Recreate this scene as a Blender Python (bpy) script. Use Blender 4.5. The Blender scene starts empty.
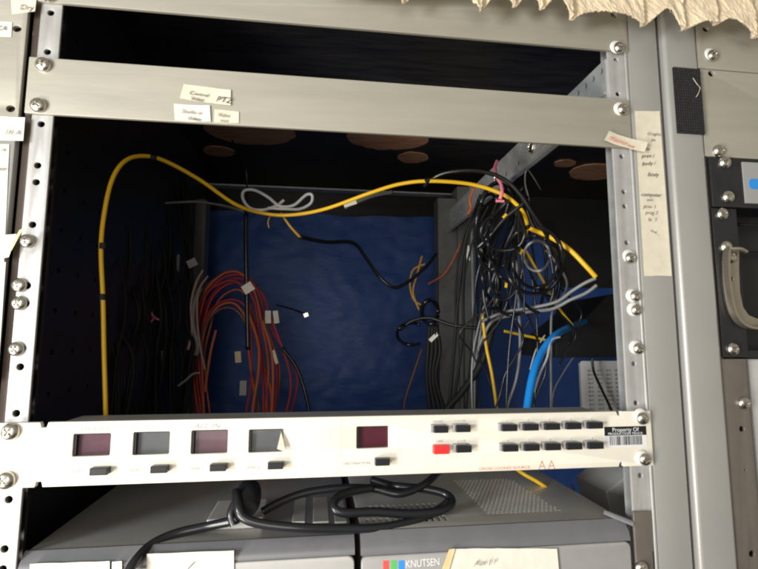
import bpy, bmesh, math, random
from mathutils import Vector, Matrix, noise
random.seed(7)
sc = bpy.context.scene
C = sc.collection
MM = 0.001
W, H = 758.0, 569.0
# ------------------------------------------------------------------ camera
FOC = 481.74
cam_d = bpy.data.cameras.new('camera'); cam = bpy.data.objects.new('camera', cam_d); C.objects.link(cam)
cam_d.sensor_fit = 'HORIZONTAL'; cam_d.sensor_width = 36.0
cam_d.lens = 36.0 * FOC / W
cam_d.clip_start = 0.01; cam_d.clip_end = 50
CAM = Vector((-28.93, -371.15, -231.9))
cam.location = CAM * MM
cam.rotation_euler = (1.685897, -0.001632, -0.132184)
sc.camera = cam
ROT = cam.rotation_euler.to_matrix()
cam_d.dof.use_dof = False
# ------------------------------------------------------------------ world, lamps, exposure
world = bpy.data.worlds.new('World'); sc.world = world; world.use_nodes = True
bg = world.node_tree.nodes['Background']
bg.inputs['Color'].default_value = (0.80, 0.74, 0.62, 1); bg.inputs['Strength'].default_value = 0.38
sc.view_settings.view_transform = 'Standard'; sc.view_settings.look = 'None'
sc.view_settings.exposure = 0.0; sc.cycles.filter_width = 2.1; sc.view_settings.gamma = 1.0
def area(name, loc, target, size, power, color):
    d = bpy.data.lights.new(name, 'AREA'); d.shape = 'DISK'; d.size = size; d.energy = power; d.color = color
    o = bpy.data.objects.new(name, d); C.objects.link(o)
    o.location = Vector(loc) * MM
    o.rotation_euler = (Vector(target) - Vector(loc)).to_track_quat('-Z', 'Y').to_euler()
    return o
area('open_door_light', (-1150, -900, -200), (0, 0, -260), 0.42, 20, (0.92, 0.96, 1.0))
area('low_daylight', (-720, -560, -700), (-80, 0, -300), 0.36, 9.5, (1.0, 0.91, 0.80))
area('front_fill_light', (-350, -1500, -150), (80, 0, -250), 0.9, 8, (1.0, 0.96, 0.90))  # added frontal fill, brightens the interior and the tarp

# ------------------------------------------------------------------ helpers
def ray(px, py):
    return ROT @ Vector(((px - W/2) / FOC, -(py - H/2) / FOC, -1.0))
def at(px, py, Y=0.0):
    d = ray(px, py); t = (Y - CAM.y) / d.y
    return CAM + d * t
def atz(px, py, Z):
    d = ray(px, py); t = (Z - CAM.z) / d.z
    return CAM + d * t
def atx(px, py, X):
    d = ray(px, py); t = (X - CAM.x) / d.x
    return CAM + d * t

def link(name, me, mat, parent=None):
    o = bpy.data.objects.new(name, me); C.objects.link(o)
    if mat and not me.materials: me.materials.append(mat)
    if parent: o.parent = parent
    return o
def tag(o, label=None, cat=None, group=None, kind=None):
    if label: o['label'] = label
    if cat: o['category'] = cat
    if group: o['group'] = group
    if kind: o['kind'] = kind
    return o
def thing(name, label, cat, loc=(0, 0, 0), group=None):
    o = bpy.data.objects.new(name, None); C.objects.link(o)
    o.empty_display_size = 0.02
    o.location = Vector(loc) * MM
    tag(o, label, cat, group); return o
def obj(name, bm, mat, parent=None, smooth=None, local=True):
    """mesh in mm world coords -> object; origin kept at its parent's"""
    off = Vector((0, 0, 0))
    if parent is not None:
        p = parent
        while p: off += p.location / MM; p = p.parent
    me = bpy.data.meshes.new(name)
    for v in bm.verts: v.co = (v.co - off) * MM
    bm.to_mesh(me); bm.free()
    if smooth is not None:
        for p in me.polygons: p.use_smooth = True
        if smooth < 180: me.set_sharp_from_angle(angle=math.radians(smooth))
    return link(name, me, mat, parent)

def box(bm, x0, x1, y0, y1, z0, z1, bev=0.0, seg=2):
    vs = [bm.verts.new((x, y, z)) for x in (x0, x1) for y in (y0, y1) for z in (z0, z1)]
    f = [(0,1,3,2),(4,6,7,5),(0,4,5,1),(2,3,7,6),(0,2,6,4),(1,5,7,3)]
    fs = [bm.faces.new([vs[i] for i in q]) for q in f]
    if bev:
        es = list({e for fc in fs for e in fc.edges})
        bmesh.ops.bevel(bm, geom=es, offset=bev, segments=seg, affect='EDGES', profile=0.5)
def tube(bm, pts, r, seg=10, sub=8, rfun=None, caps=True):
    P = [Vector(p) for p in pts]
    n = len(P); out = []
    for i in range(n-1):
        p0 = P[max(i-1, 0)]; p1 = P[i]; p2 = P[i+1]; p3 = P[min(i+2, n-1)]
        for k in range(sub):
            t = k/sub; t2 = t*t; t3 = t2*t
            out.append(0.5*((2*p1) + (p2-p0)*t + (2*p0-5*p1+4*p2-p3)*t2 + (3*p1-p0-3*p2+p3)*t3))
    out.append(P[-1])
    rings = []; up = Vector((0, 0, 1)); prev = None
    for i, p in enumerate(out):
        d = (out[min(i+1, len(out)-1)] - out[max(i-1, 0)])
        if d.length < 1e-6: d = Vector((1, 0, 0))
        d.normalize()
        if prev is None:
            a = d.orthogonal().normalized()
        else:
            a = prev - d * prev.dot(d)
            a = a.normalized() if a.length > 1e-6 else d.orthogonal().normalized()
        prev = a; b = d.cross(a)
        rr = r * (rfun(i/(len(out)-1)) if rfun else 1)
        rings.append([bm.verts.new(p + (a*math.cos(2*math.pi*k/seg) + b*math.sin(2*math.pi*k/seg))*rr) for k in range(seg)])
    for A, B in zip(rings, rings[1:]):
        for k in range(seg):
            bm.faces.new((A[k], A[(k+1) % seg], B[(k+1) % seg], B[k]))
    if caps:
        bm.faces.new(rings[0][::-1]); bm.faces.new(rings[-1])
def circle(cx, cz, r, n=20, ry=None):
    return [(cx + r*math.cos(2*math.pi*k/n), cz + (ry or r)*math.sin(2*math.pi*k/n)) for k in range(n)]
def rect(x0, x1, z0, z1, r=0, n=4):
    if r <= 0: return [(x0, z0), (x1, z0), (x1, z1), (x0, z1)]
    o = []
    for cx, cz, a in ((x1-r, z0+r, -90), (x1-r, z1-r, 0), (x0+r, z1-r, 90), (x0+r, z0+r, 180)):
        for k in range(n+1):
            t = math.radians(a + 90*k/n); o.append((cx + r*math.cos(t), cz + r*math.sin(t)))
    return o
def curve_mesh(loops, half, bev=0.0):
    cu = bpy.data.curves.new('tmp', 'CURVE'); cu.dimensions = '2D'; cu.fill_mode = 'BOTH'
    cu.extrude = max(half - bev, 0.0001); cu.bevel_depth = bev; cu.bevel_resolution = 2; cu.offset = -bev
    for L in loops:
        s = cu.splines.new('POLY'); s.points.add(len(L)-1)
        for p, q in zip(s.points, L): p.co = (q[0], q[1], 0, 1)
        s.use_cyclic_u = True
    ob = bpy.data.objects.new('tmp', cu)
    me = bpy.data.meshes.new_from_object(ob)
    bpy.data.objects.remove(ob); bpy.data.curves.remove(cu)
    return me
def plate(name, outline, holes, yf, th, mat, parent=None, bev=0.0, frame='xz', smooth=30):
    """flat plate whose front face is at y=yf; thickness goes into +y. frame 'yz': front face at x=yf, thickness to +x"""
    me = curve_mesh([outline] + list(holes), th/2, bev)
    bm = bmesh.new(); bm.from_mesh(me); bpy.data.meshes.remove(me)
    for v in bm.verts:
        a, b, c = v.co
        if frame == 'xz': v.co = (a, yf + th/2 - c, b)
        elif frame == 'yz': v.co = (yf + th/2 + c, a, b)
        else: v.co = (a, b, yf - th/2 + c)
    bmesh.ops.remove_doubles(bm, verts=bm.verts, dist=0.0005)
    bmesh.ops.recalc_face_normals(bm, faces=bm.faces)
    return obj(name, bm, mat, parent, smooth=smooth)
def text(name, s, x, y, z, size, mat, parent=None, rot=0.0, shear=0.0, width=1.0, align='LEFT', thick=0.05, bold=0.0, spacing=1.0):
    cu = bpy.data.curves.new('tmp', 'FONT'); cu.body = s; cu.size = size; cu.shear = shear; cu.extrude = thick
    cu.align_x = align; cu.offset = bold; cu.space_character = spacing; cu.resolution_u = 3
    ob = bpy.data.objects.new('tmp', cu); me = bpy.data.meshes.new_from_object(ob)
    bpy.data.objects.remove(ob); bpy.data.curves.remove(cu)
    bm = bmesh.new(); bm.from_mesh(me); bpy.data.meshes.remove(me)
    c, sn = math.cos(rot), math.sin(rot)
    for v in bm.verts:
        a, b, d = v.co; a *= width
        if name == 'handwriting':
            q = Vector((a*.35+x, b*.35+z, 0)); a += .38*noise.noise(q); b += .38*noise.noise(q+Vector((7, 3, 0)))
        v.co = (x + a*c - b*sn, y - d, z + a*sn + b*c)
    return obj(name, bm, mat, parent)

# ------------------------------------------------------------------ materials
def mat(name, col, rough=0.5, metal=0.0, var=0.0, vscale=60, bump=0.0, bscale=800, spec=0.5, coat=0.0, stretch=None, dirt=None, alpha=None):
    m = bpy.data.materials.new(name); m.use_nodes = True
    nt = m.node_tree; b = nt.nodes['Principled BSDF']
    b.inputs['Base Color'].default_value = (*col, 1); b.inputs['Roughness'].default_value = rough
    b.inputs['Metallic'].default_value = metal; b.inputs['Specular IOR Level'].default_value = spec
    b.inputs['Coat Weight'].default_value = coat
    tc = nt.nodes.new('ShaderNodeTexCoord'); src = tc.outputs['Object']
    if stretch:
        mp = nt.nodes.new('ShaderNodeMapping'); mp.inputs['Scale'].default_value = stretch
        nt.links.new(src, mp.inputs['Vector']); src = mp.outputs['Vector']
    if var:
        n = nt.nodes.new('ShaderNodeTexNoise'); n.inputs['Scale'].default_value = vscale; n.inputs['Detail'].default_value = 6
        n.inputs['Roughness'].default_value = 0.65
        nt.links.new(src, n.inputs['Vector'])
        r = nt.nodes.new('ShaderNodeValToRGB')
        lo = [c*(1-var) for c in col]; hi = [min(c*(1+var), 1) for c in col]
        if dirt: lo = dirt
        r.color_ramp.elements[0].position = 0.32; r.color_ramp.elements[1].position = 0.66 if not dirt else 0.48
        r.color_ramp.elements[0].color = (*lo, 1); r.color_ramp.elements[1].color = (*hi, 1)
        nt.links.new(n.outputs['Fac'], r.inputs['Fac']); nt.links.new(r.outputs['Color'], b.inputs['Base Color'])
        rr = nt.nodes.new('ShaderNodeMapRange'); rr.inputs['To Min'].default_value = max(rough-0.08, 0.02); rr.inputs['To Max'].default_value = min(rough+0.1, 1)
        nt.links.new(n.outputs['Fac'], rr.inputs['Value']); nt.links.new(rr.outputs['Result'], b.inputs['Roughness'])
    if bump:
        n2 = nt.nodes.new('ShaderNodeTexNoise'); n2.inputs['Scale'].default_value = bscale; n2.inputs['Detail'].default_value = 4
        nt.links.new(src, n2.inputs['Vector'])
        bp = nt.nodes.new('ShaderNodeBump'); bp.inputs['Strength'].default_value = bump; bp.inputs['Distance'].default_value = 0.001
        nt.links.new(n2.outputs['Fac'], bp.inputs['Height']); nt.links.new(bp.outputs['Normal'], b.inputs['Normal'])
    return m
M = {}
M['panel'] = mat('brushed_warm_grey', (0.43, 0.405, 0.335), 0.44, 0.32, var=0.075, vscale=24, bump=0.06, bscale=500, stretch=(0.25, 1, 2))
M['rail'] = mat('zinc_grey', (0.45, 0.442, 0.425), 0.46, 0.30, var=0.10, vscale=38, bump=0.05)
M['post'] = mat('post_grey_paint', (0.42, 0.415, 0.39), 0.40, 0.30, var=0.03, vscale=15, bump=0.05, bscale=900)
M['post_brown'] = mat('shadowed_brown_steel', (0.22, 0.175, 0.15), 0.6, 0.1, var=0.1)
M['cream'] = mat('cream_paint', (0.80, 0.755, 0.645), 0.42, 0, var=0.055, vscale=9, bump=0.03, bscale=1500)
M['screw'] = mat('nickel', (0.62, 0.59, 0.53), 0.28, 1.0, var=0.12, vscale=400)
M['glint_white'] = mat('plain_white', (0.72, 0.71, 0.67), 0.45)  # white of the painted screw reflections, also of vent face and latch
M['black'] = mat('black_steel', (0.017, 0.017, 0.018), 0.38, 0, var=0.2, vscale=40, bump=0.05)
M['blackmat'] = mat('black_rough', (0.008, 0.008, 0.009), 0.7)
M['plywood'] = mat('black_lacquered_plywood', (0.026, 0.024, 0.022), 0.36, 0, var=0.5, vscale=12, bump=0.6, bscale=20, stretch=(1.2, 9, 1))
M['patch'] = mat('bare_wood', (0.40, 0.21, 0.115), 0.5, 0, var=0.4, vscale=25, stretch=(1, 10, 1), dirt=(0.20, 0.09, 0.05))
M['btn'] = mat('black_button', (0.014, 0.014, 0.017), 0.35)
M['btn_side'] = mat('grey_button_side', (0.35, 0.33, 0.33), 0.5)
M['red'] = mat('red_button', (0.85, 0.03, 0.03), 0.4)
M['ink'] = mat('pencil_ink', (0.10, 0.095, 0.10), 0.7)
M['faint'] = mat('faint_pencil', (0.36, 0.32, 0.29), 0.7)
M['faintink'] = mat('faded_ink', (0.25, 0.22, 0.20), 0.7)
M['redink'] = mat('red_ink', (0.70, 0.18, 0.12), 0.7)
M['orangeink'] = mat('orange_ink', (0.60, 0.22, 0.10), 0.7)
M['paper'] = mat('white_paper', (0.70, 0.64, 0.50), 0.75, var=0.07, vscale=120)
M['paperw'] = mat('bright_paper', (0.76, 0.72, 0.62), 0.75, var=0.06, vscale=120)
M['tape'] = mat('yellowed_tape', (0.72, 0.57, 0.30), 0.55, var=0.1, vscale=120)
M['black_label'] = mat('black_print', (0.012, 0.012, 0.014), 0.4)
M['white_print'] = mat('white_print', (0.75, 0.75, 0.75), 0.5)
M['led_red'] = mat('dark_red_filter', (0.075, 0.012, 0.022), 0.16, coat=0.4, var=0.1)
M['led_red2'] = mat('plum_filter', (0.085, 0.038, 0.052), 0.22, coat=0.3, var=0.15)
M['led_grey'] = mat('smoke_filter', (0.075, 0.08, 0.085), 0.22, coat=0.3, var=0.12)
M['cbl_black'] = mat('black_pvc', (0.010, 0.010, 0.011), 0.27, spec=0.5)
M['cbl_dull'] = mat('dull_black_pvc', (0.014, 0.014, 0.014), 0.6, spec=0.2)  # rougher, less glossy black than cbl_black
M['cord'] = mat('power_cord_pvc', (0.014, 0.015, 0.018), 0.28, spec=0.6)
M['cbl_grey'] = mat('grey_pvc', (0.20, 0.20, 0.195), 0.4)
M['cbl_white'] = mat('white_pvc', (0.55, 0.55, 0.55), 0.4)
M['cbl_yellow'] = mat('yellow_pvc', (0.80, 0.47, 0.012), 0.40)
M['cbl_ochre'] = mat('ochre_pvc', (0.60, 0.33, 0.03), 0.4)
M['cbl_blue'] = mat('blue_pvc', (0.015, 0.30, 0.88), 0.35)
M['cbl_orange'] = mat('orange_pvc', (0.56, 0.12, 0.035), 0.5)
M['cbl_red'] = mat('dark_red_pvc', (0.42, 0.03, 0.04), 0.5)
M['cbl_brown'] = mat('brown_pvc', (0.16, 0.07, 0.05), 0.4)
M['pinkish'] = mat('dusty_pink_pvc', (0.42, 0.26, 0.25), 0.5)
M['pink'] = mat('pink_twine', (0.80, 0.22, 0.28), 0.6)
M['steel'] = mat('galvanised_steel', (0.52, 0.54, 0.53), 0.36, 0.5, var=0.12, vscale=50)
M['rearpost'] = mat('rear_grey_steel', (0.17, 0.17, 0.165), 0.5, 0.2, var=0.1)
M['dev'] = mat('device_grey_top', (0.66, 0.645, 0.59), 0.34, 0.1, var=0.08, vscale=20, bump=0.04)
M['dev2'] = mat('device_dark_top', (0.38, 0.37, 0.345), 0.22, 0.0, var=0.08, vscale=10)
M['dev_lip'] = mat('device_bezel', (0.17, 0.17, 0.18), 0.32, 0.1, var=0.06)
M['dev_front'] = mat('device_front', (0.34, 0.33, 0.32), 0.42, 0.0, var=0.05)
M['dev_front2'] = mat('device_front_light', (0.50, 0.49, 0.47), 0.42, 0.0, var=0.04)
M['bronze'] = mat('warm_dark_steel', (0.20, 0.175, 0.15), 0.36, 0.4, var=0.06)
M['handle'] = mat('satin_champagne', (0.52, 0.46, 0.37), 0.26, 0.85, var=0.05)
M['sticker_grey'] = mat('grey_sticker', (0.34, 0.34, 0.33), 0.5)
M['sticker_blue'] = mat('blue_dot', (0.03, 0.28, 0.75), 0.4)
M['fringe'] = None

# tarp: woven blue poly with a sheen
def tarp_mat():
    m = mat('blue_tarp', (0.032, 0.092, 0.33), 0.42, 0, var=0.18, vscale=4, spec=0.32, bump=0.0)
    nt = m.node_tree; b = nt.nodes['Principled BSDF']
    tc = nt.nodes.new('ShaderNodeTexCoord')
    mp = nt.nodes.new('ShaderNodeMapping'); mp.inputs['Scale'].default_value = (.7, 1, 2.2); mp.inputs['Rotation'].default_value = (0, 0.35, 0)
    nt.links.new(tc.outputs['Object'], mp.inputs['Vector'])
    n = nt.nodes.new('ShaderNodeTexNoise'); n.inputs['Scale'].default_value = 75; n.inputs['Detail'].default_value = 5; n.inputs['Roughness'].default_value = 0.55; n.inputs['Distortion'].default_value = 1.0
    nt.links.new(mp.outputs['Vector'], n.inputs['Vector'])
    bp = nt.nodes.new('ShaderNodeBump'); bp.inputs['Strength'].default_value = 0.5; bp.inputs['Distance'].default_value = 0.0015
    nt.links.new(n.outputs['Fac'], bp.inputs['Height']); nt.links.new(bp.outputs['Normal'], b.inputs['Normal'])
    return m
M['tarp'] = tarp_mat()
def fringe_mat():
    m = mat('cream_suede', (0.86, 0.68, 0.45), 0.85, 0, var=0.22, vscale=55, stretch=(2.2, 1, 0.9))
    nt = m.node_tree; b = nt.nodes['Principled BSDF']
    b.inputs['Sheen Weight'].default_value = 0.4
    tc = nt.nodes.new('ShaderNodeTexCoord')
    mp = nt.nodes.new('ShaderNodeMapping'); mp.inputs['Scale'].default_value = (3.2, 1, 1.2); mp.inputs['Rotation'].default_value = (0, 0.6, 0)
    nt.links.new(tc.outputs['Object'], mp.inputs['Vector'])
    n = nt.nodes.new('ShaderNodeTexNoise'); n.inputs['Scale'].default_value = 260; n.inputs['Detail'].default_value = 6; n.inputs['Roughness'].default_value = 0.7
    nt.links.new(mp.outputs['Vector'], n.inputs['Vector'])
    bp = nt.nodes.new('ShaderNodeBump'); bp.inputs['Strength'].default_value = 0.9; bp.inputs['Distance'].default_value = 0.0016
    nt.links.new(n.outputs['Fac'], bp.inputs['Height']); nt.links.new(bp.outputs['Normal'], b.inputs['Normal'])
    return m
M['fringe'] = fringe_mat()
def perf_mat(name, base, hole):
    """fine punched mesh: staggered small holes"""
    m = mat(name, base, 0.35, 0.3)
    return m

# ------------------------------------------------------------------ the setting: black plywood box the rack stands in
Ubm = bmesh.new(); CEIL = 112.0; BACK = 700.0
box(Ubm, -700, 1300, -10, BACK+20, CEIL, CEIL+12)
ceiling = tag(obj('ceiling', Ubm, M['plywood']), kind='structure')
bm = bmesh.new(); box(bm, -700, 1300, BACK, BACK+15, -900, CEIL); tag(obj('wall_back', bm, M['black']), kind='structure')
bm = bmesh.new(); box(bm, 1000, 1015, 0, BACK, -900, CEIL); tag(obj('wall_right', bm, M['black']), kind='structure')
bm = bmesh.new(); box(bm, -700, 1300, -1500, BACK+15, -912, -900); tag(obj('floor', bm, M['blackmat']), kind='structure')
def wood_patch(cx, cy, rx, ry, rot=0):
    a = [(p[0]*(1+.07*noise.noise(Vector((p[0]*.06, p[1]*.06, cx)))), p[1]*(1+.12*noise.noise(Vector((p[0]*.06, p[1]*.06, cy))))) for p in circle(0, 0, rx, 40, ry)]
    c, s = math.cos(rot), math.sin(rot)
    c0 = atz(cx, cy, CEIL)
    return plate('wood_patch', [(c0.x + x*c - y*s, c0.y + x*s + y*c) for x, y in a], [], CEIL+0.0, 1.6, M['patch'], ceiling, frame='xy')
wood_patch(250, 130, 74, 58)
wood_patch(219, 151, 28, 24)
wood_patch(388, 138, 70, 48)
wood_patch(413, 157, 30, 26)
wood_patch(594, 172, 56, 42, 0.5)
wood_patch(565, 163, 22, 18, 0.3)
wood_patch(300, 118, 60, 30)

# ------------------------------------------------------------------ screw head
def screw_mesh():
    bm = bmesh.new(); R, h = 5.6, 3.4; nr, na = 16, 56
    rings = []
    for i in range(nr+1):
        t = i/nr; r = R*math.sin(t*math.pi/2); ring = []
        z = h*math.cos(t*math.pi/2)**0.8 + 0.5
        for k in range(na):
            a = 2*math.pi*k/na; x, y = r*math.cos(a), r*math.sin(a)
            zz = z
            if (abs(x) < 0.62 and abs(y) < 2.7) or (abs(y) < 0.62 and abs(x) < 2.7):
                zz = z - 1.5*(1 - 0.25*max(abs(x), abs(y))/2.7)
            ring.append(bm.verts.new((x, -zz, y)))
            if i == 0: break
        rings.append(ring)
    base = [bm.verts.new((R*math.cos(2*math.pi*k/na), 0, R*math.sin(2*math.pi*k/na))) for k in range(na)]
    for k in range(na): bm.faces.new((rings[0][0], rings[1][(k+1) % na], rings[1][k]))
    for A, B in zip(rings[1:], rings[2:] + [base]):
        for k in range(na): bm.faces.new((A[k], A[(k+1) % na], B[(k+1) % na], B[k]))
    bmesh.ops.recalc_face_normals(bm, faces=bm.faces)
    for v in bm.verts: v.co *= MM
    me = bpy.data.meshes.new('screw'); bm.to_mesh(me); bm.free()
    for p in me.polygons: p.use_smooth = True
    me.set_sharp_from_angle(angle=math.radians(40)); me.materials.append(M['screw']); return me
SCREW = screw_mesh()
def glint_mesh():  # white disc drawn as the reflection beside a screw head
    bm = bmesh.new(); n = 40
    prof = [(2.5, 1.6), (5.4, 1.5), (6.4, 0.8), (6.7, 0.0)]
    rings = [[bm.verts.new((r*math.cos(2*math.pi*k/n), -z, r*math.sin(2*math.pi*k/n))) for k in range(n)] for r, z in prof]
    for A, B in zip(rings, rings[1:]):
        for k in range(n): bm.faces.new((A[k], A[(k+1) % n], B[(k+1) % n], B[k]))
    bmesh.ops.recalc_face_normals(bm, faces=bm.faces)
    for v in bm.verts: v.co *= MM
    me = bpy.data.meshes.new('glint_white'); bm.to_mesh(me); bm.free()
    for p in me.polygons: p.use_smooth = True
    me.materials.append(M['glint_white']); return me
GLINT = glint_mesh()
def screw(x, z, y, parent, s=1.0, glint_white=False, tilt=0.0):
    off = Vector((0, 0, 0)); p = parent
    while p: off += p.location / MM; p = p.parent
    o = bpy.data.objects.new('screw', SCREW); C.objects.link(o); o.parent = parent
    o.location = (Vector((x, y - (1.0 if glint_white else 0), z)) - off) * MM
    o.rotation_euler = (random.uniform(-.06, .06), random.uniform(0, 1.57), random.uniform(-.06, .06)); o.scale = (s, s*1.1, s)
    if glint_white:
        w = bpy.data.objects.new('glint_white', GLINT); C.objects.link(w); w.parent = o
        w.location = (-2.2*MM, 1.0*MM, 0)  # shifted left, where the painted reflection sits
        w.rotation_euler = (0, 0, 0)
    return o
def zz(k, s): return -44.45*k + s*15.875

# ------------------------------------------------------------------ main rack
rack = thing('equipment_rack', 'tall light grey open equipment rack holding the cream control panel', 'rack', (0, 0, -560))
def rail(x0, x1, z0, z1, hx, parent, material, yf=0.0, th=2.2, r=3.0, bev=0.5, ks=range(-2, 12)):
    hs = []
    for k in ks:
        for s in (1, -1):
            z = zz(k, s)
            if z0+6 < z < z1-6: hs.append(circle(hx, z, r, 14))
    return plate('front_rail', rect(x0, x1, z0, z1), hs, yf, th, material, parent, bev=bev)
LR = rail(-239.5, -224.5, -520, 110, -232.5, rack, M['rail'], r=2.4)
RR = rail(224.5, 241.5, -398, 110, 232.5, rack, M['rail'], r=2.0)
# return flanges of the rails and black liner behind the holes
bm = bmesh.new(); box(bm, -239.5, -238, 2.4, 12, -520, 110); obj('rail_flange', bm, M['rail'], rack)
bm = bmesh.new(); box(bm, 240, 241.5, 2.4, 12, -520, 110); obj('rail_flange', bm, M['rail'], rack)
bm = bmesh.new(); box(bm, 226.4, 239.6, 10, 13, -520, 110); obj('rail_backing', bm, M['steel'], rack)
bm = bmesh.new(); box(bm, -237.6, -226.4, 10, 13, -520, 110); obj('rail_backing', bm, M['black'], rack)
# recessed brown upright left of the left rail
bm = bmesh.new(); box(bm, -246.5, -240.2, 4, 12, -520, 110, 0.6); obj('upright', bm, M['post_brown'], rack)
# right frame post
bm = bmesh.new(); box(bm, 242.6, 272.6, -1.5, 12, -520, 110, 1.2, 3); obj('upright', bm, M['post'], rack, smooth=40)
# thin bright lip
bm = bmesh.new(); box(bm, 239.8, 242.3, -2.2, 0, -520, 110, 0.8, 3); obj('rail_lip', bm, M['rail'], rack, smooth=40)
# side wall inside on the left, rear posts, side channel, tray bar
side_holes = []
for cy in range(60, 480, 34):
    for cz in range(-480, 60, 34): side_holes.append(rect(cy-2.2, cy+2.2, cz-2.2, cz+2.2))
plate('side_panel', rect(14, 560, -560, 100), side_holes, -244, 1.6, M['black'], rack, frame='yz')
bm = bmesh.new(); box(bm, -268, -248, 14, BACK-1, -898, CEIL-.5); obj('outer_side', bm, M['blackmat'], rack)  # unseen board, run on to the back wall to stop stray light
bm = bmesh.new(); a = at(440, 300, 500); b = at(459, 300, 500); c = at(476, 300, 500)
box(bm, a.x, b.x, 506, 540, -560, 40, 0.8); box(bm, b.x, c.x, 498, 540, -560, 62, 0.8)
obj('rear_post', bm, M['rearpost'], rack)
bm = bmesh.new(); box(bm, c.x-9, c.x-5, 494.5, 497.6, -560, 62, .5); obj('rear_post_rib', bm, M['steel'], rack)
bm = bmesh.new(); a = at(182, 300, 500); b = at(202, 300, 500)
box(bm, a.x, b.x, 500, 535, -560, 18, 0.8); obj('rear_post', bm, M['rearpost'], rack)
bm = bmesh.new(); a = at(200, 178, 515); b = at(462, 188, 515)
box(bm, a.x, b.x, 541, 560, a.z-3.5, a.z, 1); obj('cross_bar', bm, M['rail'], rack)
CH = 223.0; zt = atx(607, 57, CH).z; zb = atx(551, 150, CH).z
hs = [circle(y, zt-8, 2.6, 12, 3.2) for y in range(8, 500, 13)] + [circle(y, (zt+zb)/2-4, 4.2, 12, 3.6) for y in range(30, 500, 40)]
plate('side_channel', rect(2, 505, zb, zt), hs, CH, 2.0, M['steel'], rack, frame='yz')
bm = bmesh.new(); box(bm, CH-7, CH-0.1, 2.5, 505, zb-1.8, zb, .4); box(bm, CH-1.6, CH-0.1, 2.5, 505, zb+10, zb+12.5, .4)
box(bm, CH+2.2, CH+14, 2.5, 505, zt-1.8, zt)
obj('channel_lip', bm, M['steel'], rack)
bm = bmesh.new(); box(bm, CH+5, CH+6, 4, 505, zb+1, zt-2.2); obj('hole_shade_sheet', bm, M['blackmat'], rack)  # black sheet added so the channel holes look dark
for y in (60, 150, 260):
    o = screw(CH, zb+22, y, rack); o.rotation_euler = (0, 0.4, -math.pi/2); o.scale = (1.2, 0.9, 1.2)
    o.location.y = y*MM
# extra screws sitting straight in the rails
for x, y in ((27, 241), (19, 285), (19, 303), (16, 349)):
    p = at(x, y, -1); screw(p.x, p.z, -0.0, LR, 0.92)
for x, y in ((630, 258), (635, 296), (636, 310), (638, 348.5)):
    p = at(x, y, -1); screw(p.x, p.z, -0.0, RR, 0.86, glint_white=True)
# brown-grey ear at the foot of the right rail
q0 = at(633, 512, -2); q1 = at(650, 512, -2)
e = plate('lower_ear', rect(q0.x, q1.x, -470, q0.z), [], -2.4, 2.2, M['bronze'], rack, bev=.4)
p = at(641, 568, -3); screw(p.x, p.z, -2.4, e, 0.9)

# ------------------------------------------------------------------ blank rack panels
def blank(z0, z1, label, x0=-241.5, x1=241.5, yf=-3.0, screws=(), m=None, group=None, slots=()):
    t = thing('blank_panel', label, 'panel', ((x0+x1)/2, yf, z0), group)
    plate('face', rect(x0, x1, z0, z1, 0.6, 2), list(slots), yf, 3.0, m or M['panel'], t, bev=.35)
    for x, z, w in screws: screw(x, z, yf, t, 1.0 if not w else .9, glint_white=w)
    return t
x_r = at(625.5, 40, -3).x
top = blank(22.6, 67, 'upper grey blank panel running under the cream fringe, above the narrow dark slot', x0=-241, x1=at(627, 30, -3).x,
      screws=((-232.5, zz(-1, -1)-1, False), (at(618.5, 48, -4).x, at(618.5, 48, -4).z, True)), slots=[circle(at(614, 15, -3).x, at(614, 15, -3).z, 3, 16, 2.6)])
bl2 = blank(-66.4, -22.5, 'grey blank panel with small paper labels spanning the rack over the big opening', x0=-243, x1=at(631, 130, -3).x,
      screws=((-232.5, zz(1, 1), False), (-233.5, zz(1, -1), False), (at(623, 109, -5).x, at(623, 109, -5).z, True)))
def paper(name, parent, pts, yf, m, curl=0.8, n=10, lift=0.0):
    """thin curled slip from 4 px corners (tl, tr, br, bl)"""
    Q = [at(x, y, yf) for x, y in pts]; bm = bmesh.new(); g = []
    for i in range(n+1):
        r = []
        for j in range(7):
            u, v = i/n, j/6
            p = Q[0]*(1-u)*(1-v) + Q[1]*u*(1-v) + Q[2]*u*v + Q[3]*(1-u)*v
            p = p + Vector((0, -0.15 - lift*max(0, .25-u)*4 - curl*(u**4) - 0.25*abs(noise.noise(p*0.06)), 0.3*noise.noise(p*0.15)))
            r.append(bm.verts.new(p))
        g.append(r)
    for i in range(n):
        for j in range(6): bm.faces.new((g[i][j], g[i+1][j], g[i+1][j+1], g[i][j+1]))
    bmesh.ops.recalc_face_normals(bm, faces=bm.faces)
    s = bmesh.ops.solidify(bm, geom=bm.faces[:], thickness=0.12)
    o = obj(name, bm, m, parent, smooth=60); return o
def write(parent, s, px, py, size, m, rot=0, yf=-4.0, shear=0.25, width=1.0, name='handwriting', bold=-0.0, align='LEFT', spacing=1.0):
    p = at(px, py, yf); return text(name, s, p.x, yf, p.z, size, m, parent, rot=rot, shear=shear, width=width, bold=bold, align=align, spacing=spacing)
l1 = paper('paper_label', bl2, ((184, 84), (231, 90.5), (231, 106), (180, 99)), -3, M['paper'], curl=.8, lift=.4); l1['label'] = 'cream slip reading Control Video PTZ'
write(l1, 'Control', 189, 94, 4.2, M['ink'], -.11, -4.2, width=1.05); write(l1, 'Video', 190, 99.5, 4.2, M['ink'], -.11, -4.2)
write(l1, 'PTZ', 215.5, 101, 6.6, M['ink'], -.11, -4.6)
l2 = paper('paper_label', bl2, ((174, 104), (210, 106), (211, 122), (175, 121)), -3, M['paperw'], curl=.8, lift=.3); l2['label'] = 'white slip reading Studio in Video'
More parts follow.
